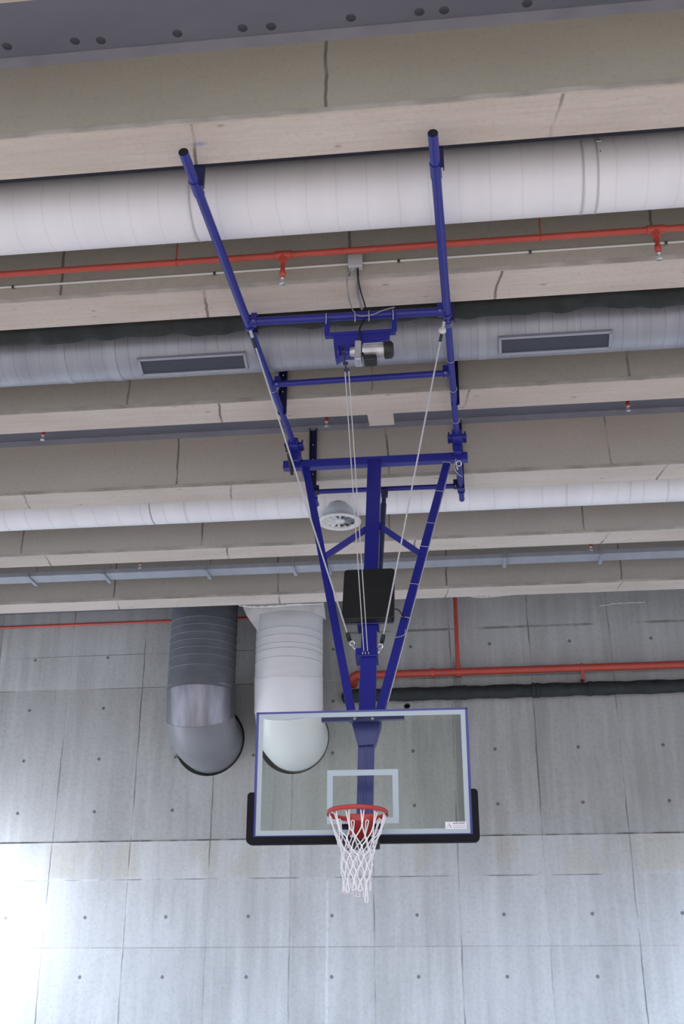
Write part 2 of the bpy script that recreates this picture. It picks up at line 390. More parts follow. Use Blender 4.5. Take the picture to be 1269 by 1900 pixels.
JOFF = []
_c = [(604, 200, 0), (118, 500, 1), (240, 700, 2), (330, 830, 3), (722, 990, 4), (828, 1065, 5)]
for px_, py_, i in _c:
    X = on_y(px_, py_, Y0+DY*i).x; JOFF.append(2.55*.5 - X)
beam_mats = [concrete_beam('beam_concrete', JOFF[i], i+1, [(1, .98, .88), (1.0, .97, .90), (1.08, 1.05, 1.01), (1.24, 1.19, 1.16), (1.12, 1.09, 1.06), (1.05, 1.03, 1.0)][i], tuple(on_z(370, 267, SOF))[:2] if i == 0 else None) for i in range(6)]
random.seed(3)
nb = 0
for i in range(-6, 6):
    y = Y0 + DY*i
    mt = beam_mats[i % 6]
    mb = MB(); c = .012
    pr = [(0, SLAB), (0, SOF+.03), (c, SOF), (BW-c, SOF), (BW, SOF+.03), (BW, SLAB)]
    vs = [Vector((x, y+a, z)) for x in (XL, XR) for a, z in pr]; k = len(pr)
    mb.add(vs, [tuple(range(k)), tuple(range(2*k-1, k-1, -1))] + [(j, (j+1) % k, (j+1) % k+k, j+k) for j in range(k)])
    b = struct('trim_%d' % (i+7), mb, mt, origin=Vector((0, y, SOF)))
    # ragged mortar lip along the near bottom edge
    if i >= 0:
        mb = MB(); N = 420 if i < 3 else 200; vs = []; hw_ = .4
        for j in range(N+1):
            x = -8 + 15*j/N; hw_ = max(0, hw_*.9 + random.gauss(0, .10)); hgt = .008 + .018*min(1, hw_)*(1 if i < 3 else .5); out = .003 + .004*min(1, hw_)
            vs += [(x, y-out, SOF+.028), (x, y-out, SOF+.028+hgt), (x, y+.004, SOF+.028+hgt), (x, y+.008, SOF-.004-.004*random.random()), (x, y-.002, SOF-.004)]
        fs = [(j*5+a, j*5+(a+1) % 5, j*5+5+(a+1) % 5, j*5+5+a) for j in range(N) for a in range(5)]
        mb.add(vs, fs); obj('mortar_lip', mb, 'lip', b)
    # pale fillet where the beam meets the slab
    mb = MB(); mb.prism([(XL, y-.055, SLAB), (XL, y-.055, SLAB-.015), (XL, y, SLAB-.06), (XL, y, SLAB)], (XR-XL, 0, 0))
    obj('fillet', mb, 'fillet', b)
# edge strip of the slab panel in front of the first beam
struct('trim_13', MB().box((0, 5.325, SLAB-.01), (24, .05, .02)), beam_mats[0])
# dark round holes in the slab panel next to the first beam
hp = [(13, 86), (139, 76), (187, 75), (329, 62), (450, 52), (503, 49), (651, 33), (778, 22), (824, 19), (978, 6)]
ceil = bpy.data.objects['ceiling']
for a in hp:
    p = on_z(*a, SLAB); obj('slab_hole', MB().lathe([(.0, -.003), (.032, -.003), (.036, 0)], p, n=20), 'grille', ceil)
# short cross rib between beams
p0 = on_y(682, 770, 10.3).x; p1 = on_y(729, 770, 10.3).x
struct('trim_14', MB().box(((p0+p1)/2, Y0+2*DY+BW+.13, (SOF+.01+SLAB)/2), (p1-p0, .26, SLAB-SOF-.01)), 'stub')

# ------------------------------------------------------------------ ducts between the beams
def hduct(name, Y, Z, r, mat, label, x0=-11.5, x1=11.5):
    t = thing(name, (0, Y, Z-r), label, 'duct')
    obj('duct_casing', MB().path([(x0+(x1-x0)*i/30, Y, Z) for i in range(31)], r, 48), mat, t)
    return t
# big white duct
D1Y, D1Z, D1R = 7.06, 7.55, .285
d1 = hduct('air_duct', D1Y, D1Z, D1R, 'duct_white', 'large white wrapped round air duct behind the nearest concrete beam')
for px_ in (1077, 1104, 368):
    X = on_y(px_, 350, D1Y).x; obj('joint_band', MB().path([(X-.008, D1Y, D1Z), (X+.008, D1Y, D1Z)], D1R+.004, 48), 'boxgrey', d1)
X = on_y(1110, 262, 6.8).x
obj('hanger_wire', MB().path([(X, D1Y-.24, SLAB), (X, D1Y-.25, D1Z+.16), (X+.005, D1Y-.286, D1Z-.02)], .004, 8).tube((X-.02, D1Y-.27, D1Z+.1), (X+.02, D1Y-.27, D1Z+.1), .008, 8), 'chrome', d1)
# galvanised duct
D2Y, D2Z, D2R = 9.06, 7.50, .285
d2 = hduct('air_duct', D2Y, D2Z, D2R, 'duct_grey', 'grey galvanised round air duct with two long grilles behind the second beam')
for px_, wd in ((122, .07), (212, .09), (897, .075), (1072, .02), (800, .02), (505, .16)):
    X = on_y(px_, 670, D2Y-.1).x; obj('joint_band', MB().path([(X-wd/2, D2Y, D2Z), (X+wd/2, D2Y, D2Z)], D2R+.004, 48), 'strap' if wd < .1 else 'duct_grey', d2)
def grille(pa, pb, ang):
    # long grille let into the lower near side of the duct
    c = Vector((0, -sin(ang), -cos(ang)))
    tang = Vector((0, -cos(ang), sin(ang)))
    base = Vector((0, D2Y, D2Z)) + c*(D2R+.006)
    xa = on_plane(*pa, base, c).x; xb = on_plane(*pb, base, c).x
    P = Vector(((xa+xb)/2, base.y, base.z)); hw = .088
    rot = Matrix((Vector((1, 0, 0)), tang, c)).transposed()
    g = obj('grille', MB().box(P-c*.02, (xb-xa-.03, 2*hw-.03, .045), rot), 'grille', d2)
    fr = MB(); L = xb-xa
    for s_ in (-1, 1):
        fr.box(P+tang*(s_*hw), (L+.03, .024, .03), rot); fr.box(P+Vector((1, 0, 0))*(s_*L/2), (.024, 2*hw, .03), rot)
    obj('grille_frame', fr, 'grilleframe', g)
    lv = MB()
    for j in range(15): lv.box(P+c*.002+tang*((j-7)*.0100), (L-.03, .003, .004), rot)
    obj('grille_louver', lv, 'grilleframe' if False else 'grille', g)
grille((262, 684), (456, 671), .40); grille((928, 643), (1132, 630), .40)
# black foam pipe beside it
NF = 460
pts = [(-11.5+23*i/NF, Y0+DY+BW+.185+.010*sin(i*.31)+.006*sin(i*.83+1), 7.40+.012*sin(i*.23)+.008*sin(i*.67)) for i in range(NF+1)]
tag(obj('insulated_pipe', MB().path(pts, .1, 18, radii=[.116+.006*sin(i*.41)+.005*sin(i*1.13+2)+.004*random.random() for i in range(NF+1)]), 'foam'),
    'lumpy black foam-wrapped pipe between the second beam and the grey duct', 'pipe')
# small white duct with the round diffuser
D3Y, D3Z, D3R = 12.9, 7.635, .305
d3 = hduct('air_duct', D3Y, D3Z, D3R, 'duct_white2', 'slimmer white air duct behind the fourth beam with a round diffuser under it')
for px_ in (1050, 1168, 1238, 288, 350):
    X = on_y(px_, 930, D3Y).x; obj('joint_band', MB().path([(X-.008, D3Y, D3Z), (X+.008, D3Y, D3Z)], D3R+.003, 48), 'strap' if px_ == 288 else 'white', d3)
pc = on_y(630, 969, D3Y)
df = thing('ceiling_diffuser', pc, 'round white swirl diffuser hanging under the slim white duct', 'diffuser')
obj('neck', MB().lathe([(.215, .0), (.215, .17), (.225, .171), (.225, .19), (.215, .26)], pc, n=48), 'strap', df)  # neck coloured grey to imitate the shade it lies in above the flange
obj('flange', MB().lathe([(.20, .03), (.205, .0), (.235, -.012), (.272, -.004), (.275, .012), (.215, .03)], pc, n=64), 'white', df)
obj('back_plate', MB().lathe([(.0, .045), (.21, .045)], pc, n=32), 'strap', df)
obj('hub', MB().lathe([(.0, -.004), (.055, .0), (.07, .012), (.07, .03)], pc, n=32), 'white', df)
for k in range(12):
    a = 2*pi*k/12+.2; e = Vector((cos(a), sin(a), 0)); f_ = Vector((-sin(a), cos(a), 0))
    wv = .030
    obj('vane', MB().prism([pc+e*.06+f_*(-.008)+Vector((0, 0, .002)), pc+e*.203+f_*(-wv)+Vector((0, 0, .002)), pc+e*.203+f_*(wv*.5)+Vector((0, 0, .028)), pc+e*.06+f_*.008+Vector((0, 0, .02))], (0, 0, .004)), 'white', df)
# cable tray
TZ = 7.41; TYa, TYb = 14.86, 15.14
tr = thing('cable_tray', (0, 15.0, TZ), 'flat galvanised cable tray between the two farthest beams', 'cable tray')
mb = MB(); mb.box((0, 15.0, TZ+.004), (22, .28, .008)).box((0, TYa, TZ+.03), (22, .006, .06)).box((0, TYb, TZ+.03), (22, .006, .06))
obj('tray_channel', mb, 'tray', tr)
for px_ in (42, 188, 383, 547, 612, 935, 1108):
    X = on_z(px_, 1060, TZ).x; mb = MB().box((X, 15.0, TZ-.015), (.045, .40, .03))
    for s_ in (-1, 1): mb.tube((X, 15.0+s_*.17, TZ), (X, 15.0+s_*.17, SLAB), .006, 8)
    obj('tray_hanger', mb, 'strap', tr)

# ------------------------------------------------------------------ sprinkler pipes
P1Y, P1Z, P1R = 7.62, None, .027
P1Z = on_y(634, 466, P1Y).z
rp = thing('sprinkler_pipe', (0, P1Y, P1Z), 'thin red sprinkler pipe running along the second beam above the junction box', 'pipe')
obj('pipe', MB().tube((-11.5, P1Y, P1Z), (11.5, P1Y, P1Z), P1R, 16), 'redpipe', rp)
heads = []
for px_ in (526, 1218):
    X = on_y(px_, 440, P1Y).x; 
    obj('tee', MB().tube((X-.07, P1Y, P1Z), (X+.07, P1Y, P1Z), P1R+.010, 16).tube((X, P1Y, P1Z), (X, P1Y, P1Z-.07), P1R+.006, 16), 'redpipe', rp)
    obj('drop_pipe', MB().path([(X, P1Y, P1Z-.05), (X, P1Y, P1Z-.16), (X, P1Y, P1Z-.165), (X, P1Y, P1Z-.215), (X, P1Y, P1Z-.22)], .018, 16, radii=[.019, .019, .027, .027, .02]), 'redpipe', rp)
    heads.append((X, P1Y, P1Z-.22))
for px_ in (1003, 330):
    X = on_y(px_, 440, P1Y).x; obj('pipe_hanger', MB().ring((X, P1Y, P1Z), (1, 0, 0), P1R+.004, .005, 20, 8).tube((X, P1Y, P1Z+P1R), (X, P1Y, SLAB), .006, 8), 'redpipe', rp)
for nm, y, z, lst, lab in (('a', 10.52, 7.62, ((80, 806), (606, 781), (1165, 752)), 'thin red sprinkler pipe hidden above the third beam, only its heads dropping into view'),
                      ('b', 14.38, 7.55, ((260, 1046), (1096, 1013)), 'thin red sprinkler pipe above the fifth beam with two heads below it')):
    q = thing('sprinkler_pipe', (0, y, z), lab, 'pipe')
    obj('pipe', MB().tube((-11.5, y, z), (11.5, y, z), .025, 12), 'redpipe', q)
    for a in lst:
        P = on_y(*a, y); obj('drop_pipe', MB().path([(P.x, y, z), (P.x, y, P.z+.03), (P.x, y, P.z+.028), (P.x, y, P.z)], .016, 12, radii=[.016, .016, .026, .026]), 'redpipe', q)
        heads.append((P.x, y, P.z))
hl = ['chrome sprinkler head on the red drop left of the junction box', 'chrome sprinkler head on the red drop at the right frame edge',
      'small sprinkler head under the third beam at the far left', 'small sprinkler head under the third beam between the blue rails', 'small sprinkler head under the third beam at the far right',
      'tiny sprinkler head below the fifth beam left of the blue mast', 'tiny sprinkler head below the fifth beam right of the blue mast']
def make_head(P):
    t = thing('fire_sprinkler', P, hl[0], 'sprinkler', 'pendent fire sprinklers'); P = Vector(P)
    obj('thread', MB().lathe([(.0, .0), (.016, .0), (.016, -.018), (.010, -.022), (0, -.022)], P, n=16), 'chrome', t)
    mb = MB()
    for s_ in (-1, 1): mb.path([P+Vector((s_*.010, 0, -.018)), P+Vector((s_*.019, 0, -.034)), P+Vector((s_*.016, 0, -.052)), P+Vector((0, 0, -.066))], .0035, 8)
    obj('yoke', mb, 'chrome', t)
    obj('bulb', MB().tube(P+Vector((0, 0, -.022)), P+Vector((0, 0, -.06)), .005, 10), 'bulb', t)
    obj('deflector', MB().lathe([(.0, -.066), (.024, -.069), (.024, -.072), (0, -.069)], P, n=20), 'chrome', t)
    return t
h0 = make_head(heads[0])
def copy_thing(src, loc, label):
    r = src.copy(); COL.objects.link(r); r.location = loc; r['label'] = label
    for ch in src.children:
        c = ch.copy(); COL.objects.link(c); c.parent = r
        for g in ch.children:
            d = g.copy(); COL.objects.link(d); d.parent = c
    return r
bpy.context.view_layer.update()
for P, lab in zip(heads[1:], hl[1:]): copy_thing(h0, P, lab)

# white conduit and junction box on the second beam's near face
FY = Y0+DY
cz = on_y(634, 491, FY-.012).z
cn = thing('conduit', (0, FY-.012, cz), 'thin white conduit clipped along the near face of the second beam', 'conduit')
obj('conduit_pipe', MB().tube((-11, FY-.012, cz), (11, FY-.012, cz), .0105, 12), 'conduit', cn)
for px_ in (32, 400, 740, 985, 1240):
    X = on_y(px_, 490, FY).x; obj('clip', MB().box((X, FY-.012, cz-.008), (.022, .026, .034)), 'chrome', cn)
bp = on_y(659, 485, FY-.06)
jb = thing('junction_box', (bp.x, FY, bp.z-.07), 'light grey junction box on the second beam above the winch, cables below', 'electrical box')
obj('box_body', MB().box((bp.x, FY-.035, bp.z), (.118, .07, .118)), 'boxgrey', jb, bevel=.006)
obj('box_lid', MB().box((bp.x, FY-.075, bp.z), (.124, .014, .124)), 'boxgrey', jb, bevel=.005)

# ------------------------------------------------------------------ blue ceiling frame
RZ, RR = 7.15, .036
FO = Vector((-.87, 9.2, 7.0))
cf = thing('ceiling_frame', FO, 'blue tubular ladder frame bolted up under the concrete beams', 'frame')
def rail_pt(side, y):
    (xa, ya), (xb, yb) = (((-1.809, 6.005), (-1.692, 12.187)) if side < 0 else ((-.060, 6.014), (.048, 12.221)))
    return Vector((xa+(xb-xa)*(y-ya)/(yb-ya), y, RZ))
ends = {-1: (6.005, 12.16), 1: (6.014, 12.2)}
for s_ in (-1, 1):
    ya, yb = ends[s_]
    rl = obj('rail', MB().tube(rail_pt(s_, ya), rail_pt(s_, 8.22), RR, 24).tube(rail_pt(s_, 8.2), rail_pt(s_, yb), RR-.004, 24), 'blue', cf)
    obj('end_cap', MB().tube(rail_pt(s_, ya-.004), rail_pt(s_, ya+.001), RR-.004, 24), 'black', rl)
    obj('sleeve', MB().hollow(rail_pt(s_, ya+.30), rail_pt(s_, ya+.45), RR+.006, .006), 'blue', rl)
    for y in (8.24, 11.95): obj('collar', MB().hollow(rail_pt(s_, y-.02), rail_pt(s_, y+.02), RR+.008, .008), 'blue', rl)
for (ya, yb, r, k) in ((8.171, 8.195, .036, 0), (9.27, 9.242, .030, 1), (11.79, 11.81, .029, 2)):
    a, b = rail_pt(-1, ya), rail_pt(1, yb)
    cb_ = obj('crossbar', MB().tube(a, b, r, 20), 'blue', cf)
    for s_, e in ((1, a), (-1, b)):
        obj('clamp', MB().hollow(e+Vector((s_*.03, 0, 0)), e+Vector((s_*.085, 0, 0)), r+.010, .010).box(e+Vector((s_*.06, 0, .05)), (.05, .05, .05)), 'blue' if k < 2 else 'navy', cb_)
        obj('bolt', MB().tube(e+Vector((s_*.06, -.055, -.02)), e+Vector((s_*.06, .05, -.02)), .007, 8), 'chrome', cb_)
# perforated hangers bolted to the beams
def hanger(s_, y, z0, z1, face, dx=0.):
    x = rail_pt(s_, y).x + dx
    h = MB().box((x, y-face*.004, (z0+z1)/2), (.085, .008, z1-z0))
    for e in (-1, 1): h.box((x+e*.0385, y-face*.022, (z0+z1)/2), (.008, .04, z1-z0))
    ho = obj('hanger_plate', h, 'navy', cf)
    for j in range(3):
        zz = SOF+.08+(z1-SOF-.1)*j/3
        obj('bolt', MB().lathe([(0, .016), (.010, .014), (.012, .0)], (x, y-face*.008, zz), axis=(0, -face, 0), n=10), 'chrome', ho)
for s_ in (-1, 1):
    hanger(s_, Y0+BW+.001, RZ-.03, SLAB-.12, -1, .02)
    hanger(s_, Y0+DY+BW+.001, RZ-.03, SLAB-.12, -1, .02)
    hanger(s_, Y0+2*DY-.001, RZ-.03, SLAB-.03, 1, .012 if s_ > 0 else .01)
    hanger(s_, Y0+3*DY-.001, RZ-.04, SLAB-.03, 1, .01 if s_ < 0 else .0)
# cable ties round the right rail
def tie(a, b, r, par, name='cable_tie'):
    return obj(name, MB().ring(a, b, r, .0028, 24, 6), 'rope', par)
for y in (8.37, 8.40, 9.0, 9.55, 10.2): tie(rail_pt(1, y), (0, 1, 0), RR+.001, cf)
tie(rail_pt(-1, 9.36), (0, 1, 0), RR+.001, cf)
# ties hanging on the first crossbar
for px_ in (605, 659, 685, 730):
    P = on_z(px_, 585, RZ); P = Vector((P.x, 8.18, RZ))
    tie(P, (1, 0, 0), .038, cf)
    obj('cable_tie', MB().path([P+Vector((0, -.038, 0)), P+Vector((.002, -.042, -.05)), P+Vector((0, -.04, -.09))], .004, 6), 'rope', cf)

# ------------------------------------------------------------------ swinging mast
PZ = 7.0; py0 = 10.77
A = Vector((-.873, py0, PZ))
Bm = Vector((-.93, 9.62, 4.05))
MD = (Bm-A); MD.x = 0; MD.normalize(); MN = Vector((1, 0, 0)).cross(MD).normalized()
if MN.y > 0: MN = -MN            # towards the camera
def on_mast(x, y, off=0.): return on_plane(x, y, A+MN*off, MN)
mast = thing('mast', A, 'blue V-shaped folding mast hanging from the ceiling frame and carrying the backboard', 'mast')
pa, pb = on_plane(525, 862, A, Vector((0, -1, 0))), on_plane(868, 852, A, Vector((0, -1, 0)))
pa = Vector((-1.866, py0, PZ)); pb = Vector((.124, py0, PZ))
pv = obj('pivot_bar', MB().bar(pa, pb, .095, .09, (0, 0, 1)), 'blue', mast, bevel=.006)
for s_ in (-1, 1):
    P = rail_pt(s_, 10.62)
    ck = MB().box(P+Vector((0, 0, -.01)), (.105, .30, .10)).box(P+Vector((0, -.04, -.015)), (.20, .13, .045)).box((P.x, 10.72, 7.07), (.09, .16, .14))
    cl = obj('pivot_clamp', ck, 'blue', mast, bevel=.008)
    for e in (-1, 1): obj('bolt', MB().tube(P+Vector((e*.085, -.04, -.07)), P+Vector((e*.085, -.04, .06)), .009, 8), 'navy', cl)
P = rail_pt(-1, 10.55)
obj('lock_handle', MB().tube(on_y(529, 826, 10.5), on_y(541, 852, 10.6), .012, 10).tube(on_y(535, 842, 10.6), on_y(542, 881, 10.66), .018, 12), 'black', mast)
top = on_mast(695, 857, -.0); kink = on_mast(681, 1328)
obj('post', MB().bar(top, kink, .142, .10, (1, 0, 0)), 'blue', mast, bevel=.008)
# V legs
la, lb = on_mast(567, 866), on_mast(652, 1322)
ra, rb = on_mast(829, 862), on_mast(705, 1322)
for nm, a, b in (('l', la, lb), ('r', ra, rb)): obj('diagonal_leg', MB().bar(a, b, .078, .06, (1, 0, 0)), 'blue', mast, bevel=.005)
for a, b in (((690, 975), (603, 1033)), ((700, 973), (783, 1030))):
    obj('short_brace', MB().bar(on_mast(*a), on_mast(*b), .06, .045, (0, 0, 1)), 'blue', mast, bevel=.004)
# rear telescopic strut
sa = Vector((on_z(714, 912, RZ).x, 11.8, RZ-.02)); sb = on_mast(697, 1170, -.08)
st = obj('rear_strut', MB().tube(sa, sb, .026, 16).tube(sa.lerp(sb, .12), sb, .034, 16), 'steelblue', mast)
obj('strut_clamp', MB().hollow(sa+Vector((-.04, 0, 0)), sa+Vector((.04, 0, 0)), .042, .012).box(sa+Vector((0, 0, -.05)), (.075, .05, .07)), 'navy', st)
# collars on the post
for (x0, x1, yy, hh, nm) in ((664, 703, 1158, .11, 'post_sleeve'), (661, 701, 1218, .10, 'rope_collar')):
    c0, c1 = on_mast(x0, yy), on_mast(x1, yy); c = (c0+c1)/2
    o_ = obj(nm, MB().bar(c-MD*hh/2, c+MD*hh/2, (c1-c0).length, .13, (1, 0, 0)).bar(c+MD*(hh/2-.02), c+MD*hh/2, (c1-c0).length+.006, .15, (1, 0, 0)), 'blue', mast, bevel=.004)
collar = on_mast(680, 1214, .075)
for xq in (673, 678, 684): obj('eye_bolt', MB().ring(on_mast(xq, 1212, .085), (1, 0, 0), .014, .004, 14, 6), 'chrome', mast)
# ties on the right leg
for a in ((831, 862), (814, 925), (794, 992), (783, 1039), (762, 1110), (745, 1170)):
    t_ = (a[1]-862)/(1322-862); P = ra.lerp(rb, t_); d = (rb-ra).normalized(); sd = Vector((1, 0, 0)); sd = (sd-d*sd.dot(d)).normalized(); th = d.cross(sd)
    c = [P+sd*(.042*i)+th*(.033*j) for i, j in ((-1, -1), (1, -1), (1, 1), (-1, 1), (-1, -1))]
    obj('cable_tie', MB().path(c, .0035, 6), 'rope', mast)
# signal cable along the right leg
d = (rb-ra).normalized()
obj('cable', MB().path([ra+Vector((.048, -.02, 0))+(rb-ra)*t_ for t_ in (.05, .25, .45, .6, .8, .97)], .004, 8), 'rope', mast)
obj('cable', MB().path(curve([on_mast(700, 1173, .05), on_mast(712, 1182, .05), on_mast(732, 1183, .04), on_mast(750, 1178, .03), on_mast(752, 1168, .03)]), .005, 8), 'cable', mast)
obj('cable', MB().path(curve([on_mast(728, 1131, .04), on_mast(738, 1131, .04), on_mast(748, 1143, .04), on_mast(752, 1150, .035)]), .005, 8), 'black', mast)
# small cable at the right clamp
obj('cable', MB().path(curve([on_y(846, 852, 10.66), on_y(843, 868, 10.66), on_y(850, 880, 10.7), on_y(858, 884, 10.7)]), .004, 8), 'rope', mast)
obj('shackle', MB().ring(on_y(851, 860, 10.64), (0, 1, .3), .028, .007, 18, 8).ring(on_y(848, 868, 10.64), (1, 0, .3), .02, .006, 14, 8), 'chrome', mast)

# board carrier behind the glass
BC = Vector((-.8956, 9.3237, 3.4212)); BY, BT = .0082, -.006
BD = Vector((cos(BY), sin(BY), 0)); BN = Vector((-sin(BY), cos(BY), 0))
BU = Vector((0, 0, 1))*cos(BT) + BN*sin(BT); BF = -BN*cos(BT) + Vector((0, 0, 1))*sin(BT)
def bp_(u, v, n=0.): return BC + BD*u + BU*v + BF*n
def on_board(x, y, n=0.): return on_plane(x, y, BC+BF*n, BF)
def uv_(P): return (P-BC).dot(BD), (P-BC).dot(BU)
pl = MB()
a = on_board(681, 1328, -.30); b = on_board(677, 1512, -.30)
a = a+BU*.02
obj('lower_post', MB().bar(a, b, .135, .09, BD).bar(a+BF*.046, b+BF*.046, .022, .008, BD), 'blue', mast, bevel=.006)
g = [on_board(x, y, -.22) for x, y in ((649, 1330), (706, 1330), (706, 1342), (694, 1382), (664, 1384), (653, 1344))]
obj('gusset_plate', MB().prism(g, -BF*.16), 'blue', mast, bevel=.004)
a, b = on_board(597, 1336, -.14), on_board(750, 1331, -.14)
obj('carrier_bar', MB().bar(a, b, .042, .06, BU), 'blue', mast, bevel=.004)
obj('spacer_plate', MB().box(on_board(676, 1334, -.17), (.26, .09, .06)), 'blue', mast, bevel=.004)
a, b = on_board(597, 1520, -.2), on_board(750, 1517, -.2)
for x, y in ((658, 1333), (691, 1333)): obj('bolt', MB().lathe([(0, .012), (.010, .012), (.014, .0)], on_board(x, y, -.109), axis=BF, n=12), 'chrome', mast)
obj('lower_bracket', MB().box(on_board(672, 1536, -.16), (.34, .2, .09)), 'navy', mast, bevel=.006)

# black box on the mast
q = [on_mast(x, y, .14) for x, y in ((637, 1056), (730, 1055), (731, 1147), (637, 1147))]
cc_ = sum(q, Vector())/4; wq = (q[1]-q[0]).length; hq = (q[3]-q[0]).length
bx = thing('safety_brake_box', cc_-MN*.06, 'flat black rounded-corner box on the front of the blue mast above the collar', 'box')
def rrect(c, ux, uy, w_, h_, r, n=6):
    out = []
    for cx, cy, a0 in ((1, 1, 0), (-1, 1, 90), (-1, -1, 180), (1, -1, 270)):
        for k in range(n+1):
            a = radians(a0+90*k/n); out.append(c+ux*(cx*(w_/2-r)+r*cos(a))+uy*(cy*(h_/2-r)+r*sin(a)))
    return out
obj('cover', MB().prism(rrect(cc_, Vector((1, 0, 0)), MD, wq, hq, .035), -MN*.07), 'black', bx, bevel=.006)
obj('base_plate', MB().prism(rrect(cc_-MN*.065+MD*.004, Vector((1, 0, 0)), MD, wq*.985, hq, .02), -MN*.02), 'grille', bx)

# ------------------------------------------------------------------ backboard
bb = thing('backboard', bp_(0, -.525), 'clear glass basketball backboard with pale border lines and blue steel frame', 'backboard')
W2, H2 = .9, .525; fw = .022
fr = MB()
for s_ in (-1, 1):
    fr.prism([bp_(s_*W2, -H2, .006), bp_(s_*(W2-fw), -H2, .006), bp_(s_*(W2-fw), H2, .006), bp_(s_*W2, H2, .006)], -BF*.04)
fr.prism([bp_(-W2, H2, .006), bp_(W2, H2, .006), bp_(W2, H2-.016, .006), bp_(-W2, H2-.016, .006)], -BF*.04)
fr.prism([bp_(-W2, -H2, .0065), bp_(W2, -H2, .0065), bp_(W2, -H2+.026, .0065), bp_(-W2, -H2+.026, .0065)], -BF*.04)
obj('frame', fr, 'blue', bb)
obj('glass_panel', MB().prism([bp_(-W2+fw, -H2+.02), bp_(W2-fw, -H2+.02), bp_(W2-fw, H2-.012), bp_(-W2+fw, H2-.012)], -BF*.012), 'glass', bb)
def strip(mb, u0, v0, u1, v1, n, d): mb.prism([bp_(u0, v0, n), bp_(u1, v0, n), bp_(u1, v1, n), bp_(u0, v1, n)], -BF*d)
bl = MB(); iw = W2-fw; bt_, bb_ = H2-.016, -H2+.026; lw = .040
strip(bl, -iw, bt_-lw, iw, bt_, .0032, .002); strip(bl, -iw, bb_, iw, bb_+lw, .0032, .002)
strip(bl, -iw, bb_+lw, -iw+lw, bt_-lw, .0032, .002); strip(bl, iw-lw, bb_+lw, iw, bt_-lw, .0032, .002)
obj('border_line', bl, 'border', bb)
bl = MB(); u0, v0 = uv_(on_board(606.5, 1528.5)); u1, v1 = uv_(on_board(738.5, 1427.5)); lw = .048
v0 = (v0+uv_(on_board(738.5, 1528.5))[1])/2; v1 = (v1 + uv_(on_board(606.5, 1429))[1])/2
strip(bl, u0, v1-lw, u1, v1, .0032, .002); strip(bl, u0, v0, u1, v0+lw, .0032, .002)
strip(bl, u0, v0+lw, u0+lw, v1-lw, .0032, .002); strip(bl, u1-lw, v0+lw, u1, v1-lw, .0032, .002)
obj('target_rectangle', bl, 'border', bb)
# padding: U shape round the lower edge
def arc(cu, cv, r, a0, a1, n=6): return [(cu+r*cos(radians(a0+(a1-a0)*k/n)), cv+r*sin(radians(a0+(a1-a0)*k/n))) for k in range(n+1)]
o_ = .052; zt = -H2+.375; zb = -H2-.045
out = arc(W2+o_-.03, zt-.03, .03, 0, 90) + [(W2-.002, zt), (W2-.002, -H2+.016), (-W2+.002, -H2+.016), (-W2+.002, zt-.0)] + arc(-W2-o_+.03, zt-.03, .03, 90, 180) + arc(-W2-o_+.045, zb+.045, .045, 180, 270) + arc(W2+o_-.045, zb+.045, .045, 270, 360)
obj('edge_padding', MB().prism([bp_(u_, v_, .022) for u_, v_ in out], -BF*.07), 'pad', bb)
# maker's sticker
s0 = uv_(on_board(826.5, 1538.5)); s1 = uv_(on_board(865, 1524.5)); 
sm_ = MB(); strip(sm_, s0[0], s0[1], s1[0], s1[1], .0048, .0012); stk = obj('sticker', sm_, 'sticker', bb)
sw, sh = s1[0]-s0[0], s1[1]-s0[1]
def text(body, u_, v_, size, parent, name, bold=0.):
    cu = bpy.data.curves.new(name, 'FONT'); cu.body = body; cu.size = size; cu.extrude = .0002; cu.offset = bold
    o = bpy.data.objects.new(name, cu); COL.objects.link(o)
    rot = Matrix((BD, BU, BF)).transposed().to_4x4(); rot.translation = bp_(u_, v_, .0055)
    bpy.context.view_layer.update(); dg = bpy.context.evaluated_depsgraph_get()
    me = bpy.data.meshes.new_from_object(o.evaluated_get(dg)); bpy.data.objects.remove(o); me.transform(rot)
    org = wpos(parent); me.transform(Matrix.Translation(-org)); me.materials.append(M['ink'])
    n = bpy.data.objects.new(name, me); COL.objects.link(n); n.parent = parent; return n
text('ARTEC SPORT', s0[0]+sw*.36, s0[1]+sh*.68, .0155, stk, 'lettering', .0005)
random.seed(2)
for vv, hh in ((.43, .05), (.20, .06)):
    lm = MB(); q0 = .36
    while q0 < .93:
        q1 = q0+.02+.05*random.random(); strip(lm, s0[0]+sw*q0, s0[1]+sh*vv, s0[0]+sw*min(q1, .95), s0[1]+sh*(vv+hh), .0052, .0004); q0 = q1+.012
    obj('small_print', lm, 'ink', stk)
lg = MB(); a0_, b0_ = s0[0]+sw*.06, s0[1]+sh*.2
lg.prism([bp_(a0_+sw*.10, b0_+sh*.62, .0052), bp_(a0_+sw*.125, b0_+sh*.62, .0052), bp_(a0_+sw*.225, b0_, .0052), bp_(a0_+sw*.185, b0_, .0052)], -BF*.001)
lg.path([bp_(a0_+sw*.10, b0_+sh*.45, .0052), bp_(a0_+sw*.05, b0_+sh*.15, .0052), bp_(a0_, b0_+sh*.08, .0052), bp_(a0_+sw*.03, b0_-sh*.02, .0052), bp_(a0_+sw*.12, b0_+sh*.25, .0052)], .0008, 6)
obj('logo', lg, 'ink', stk)

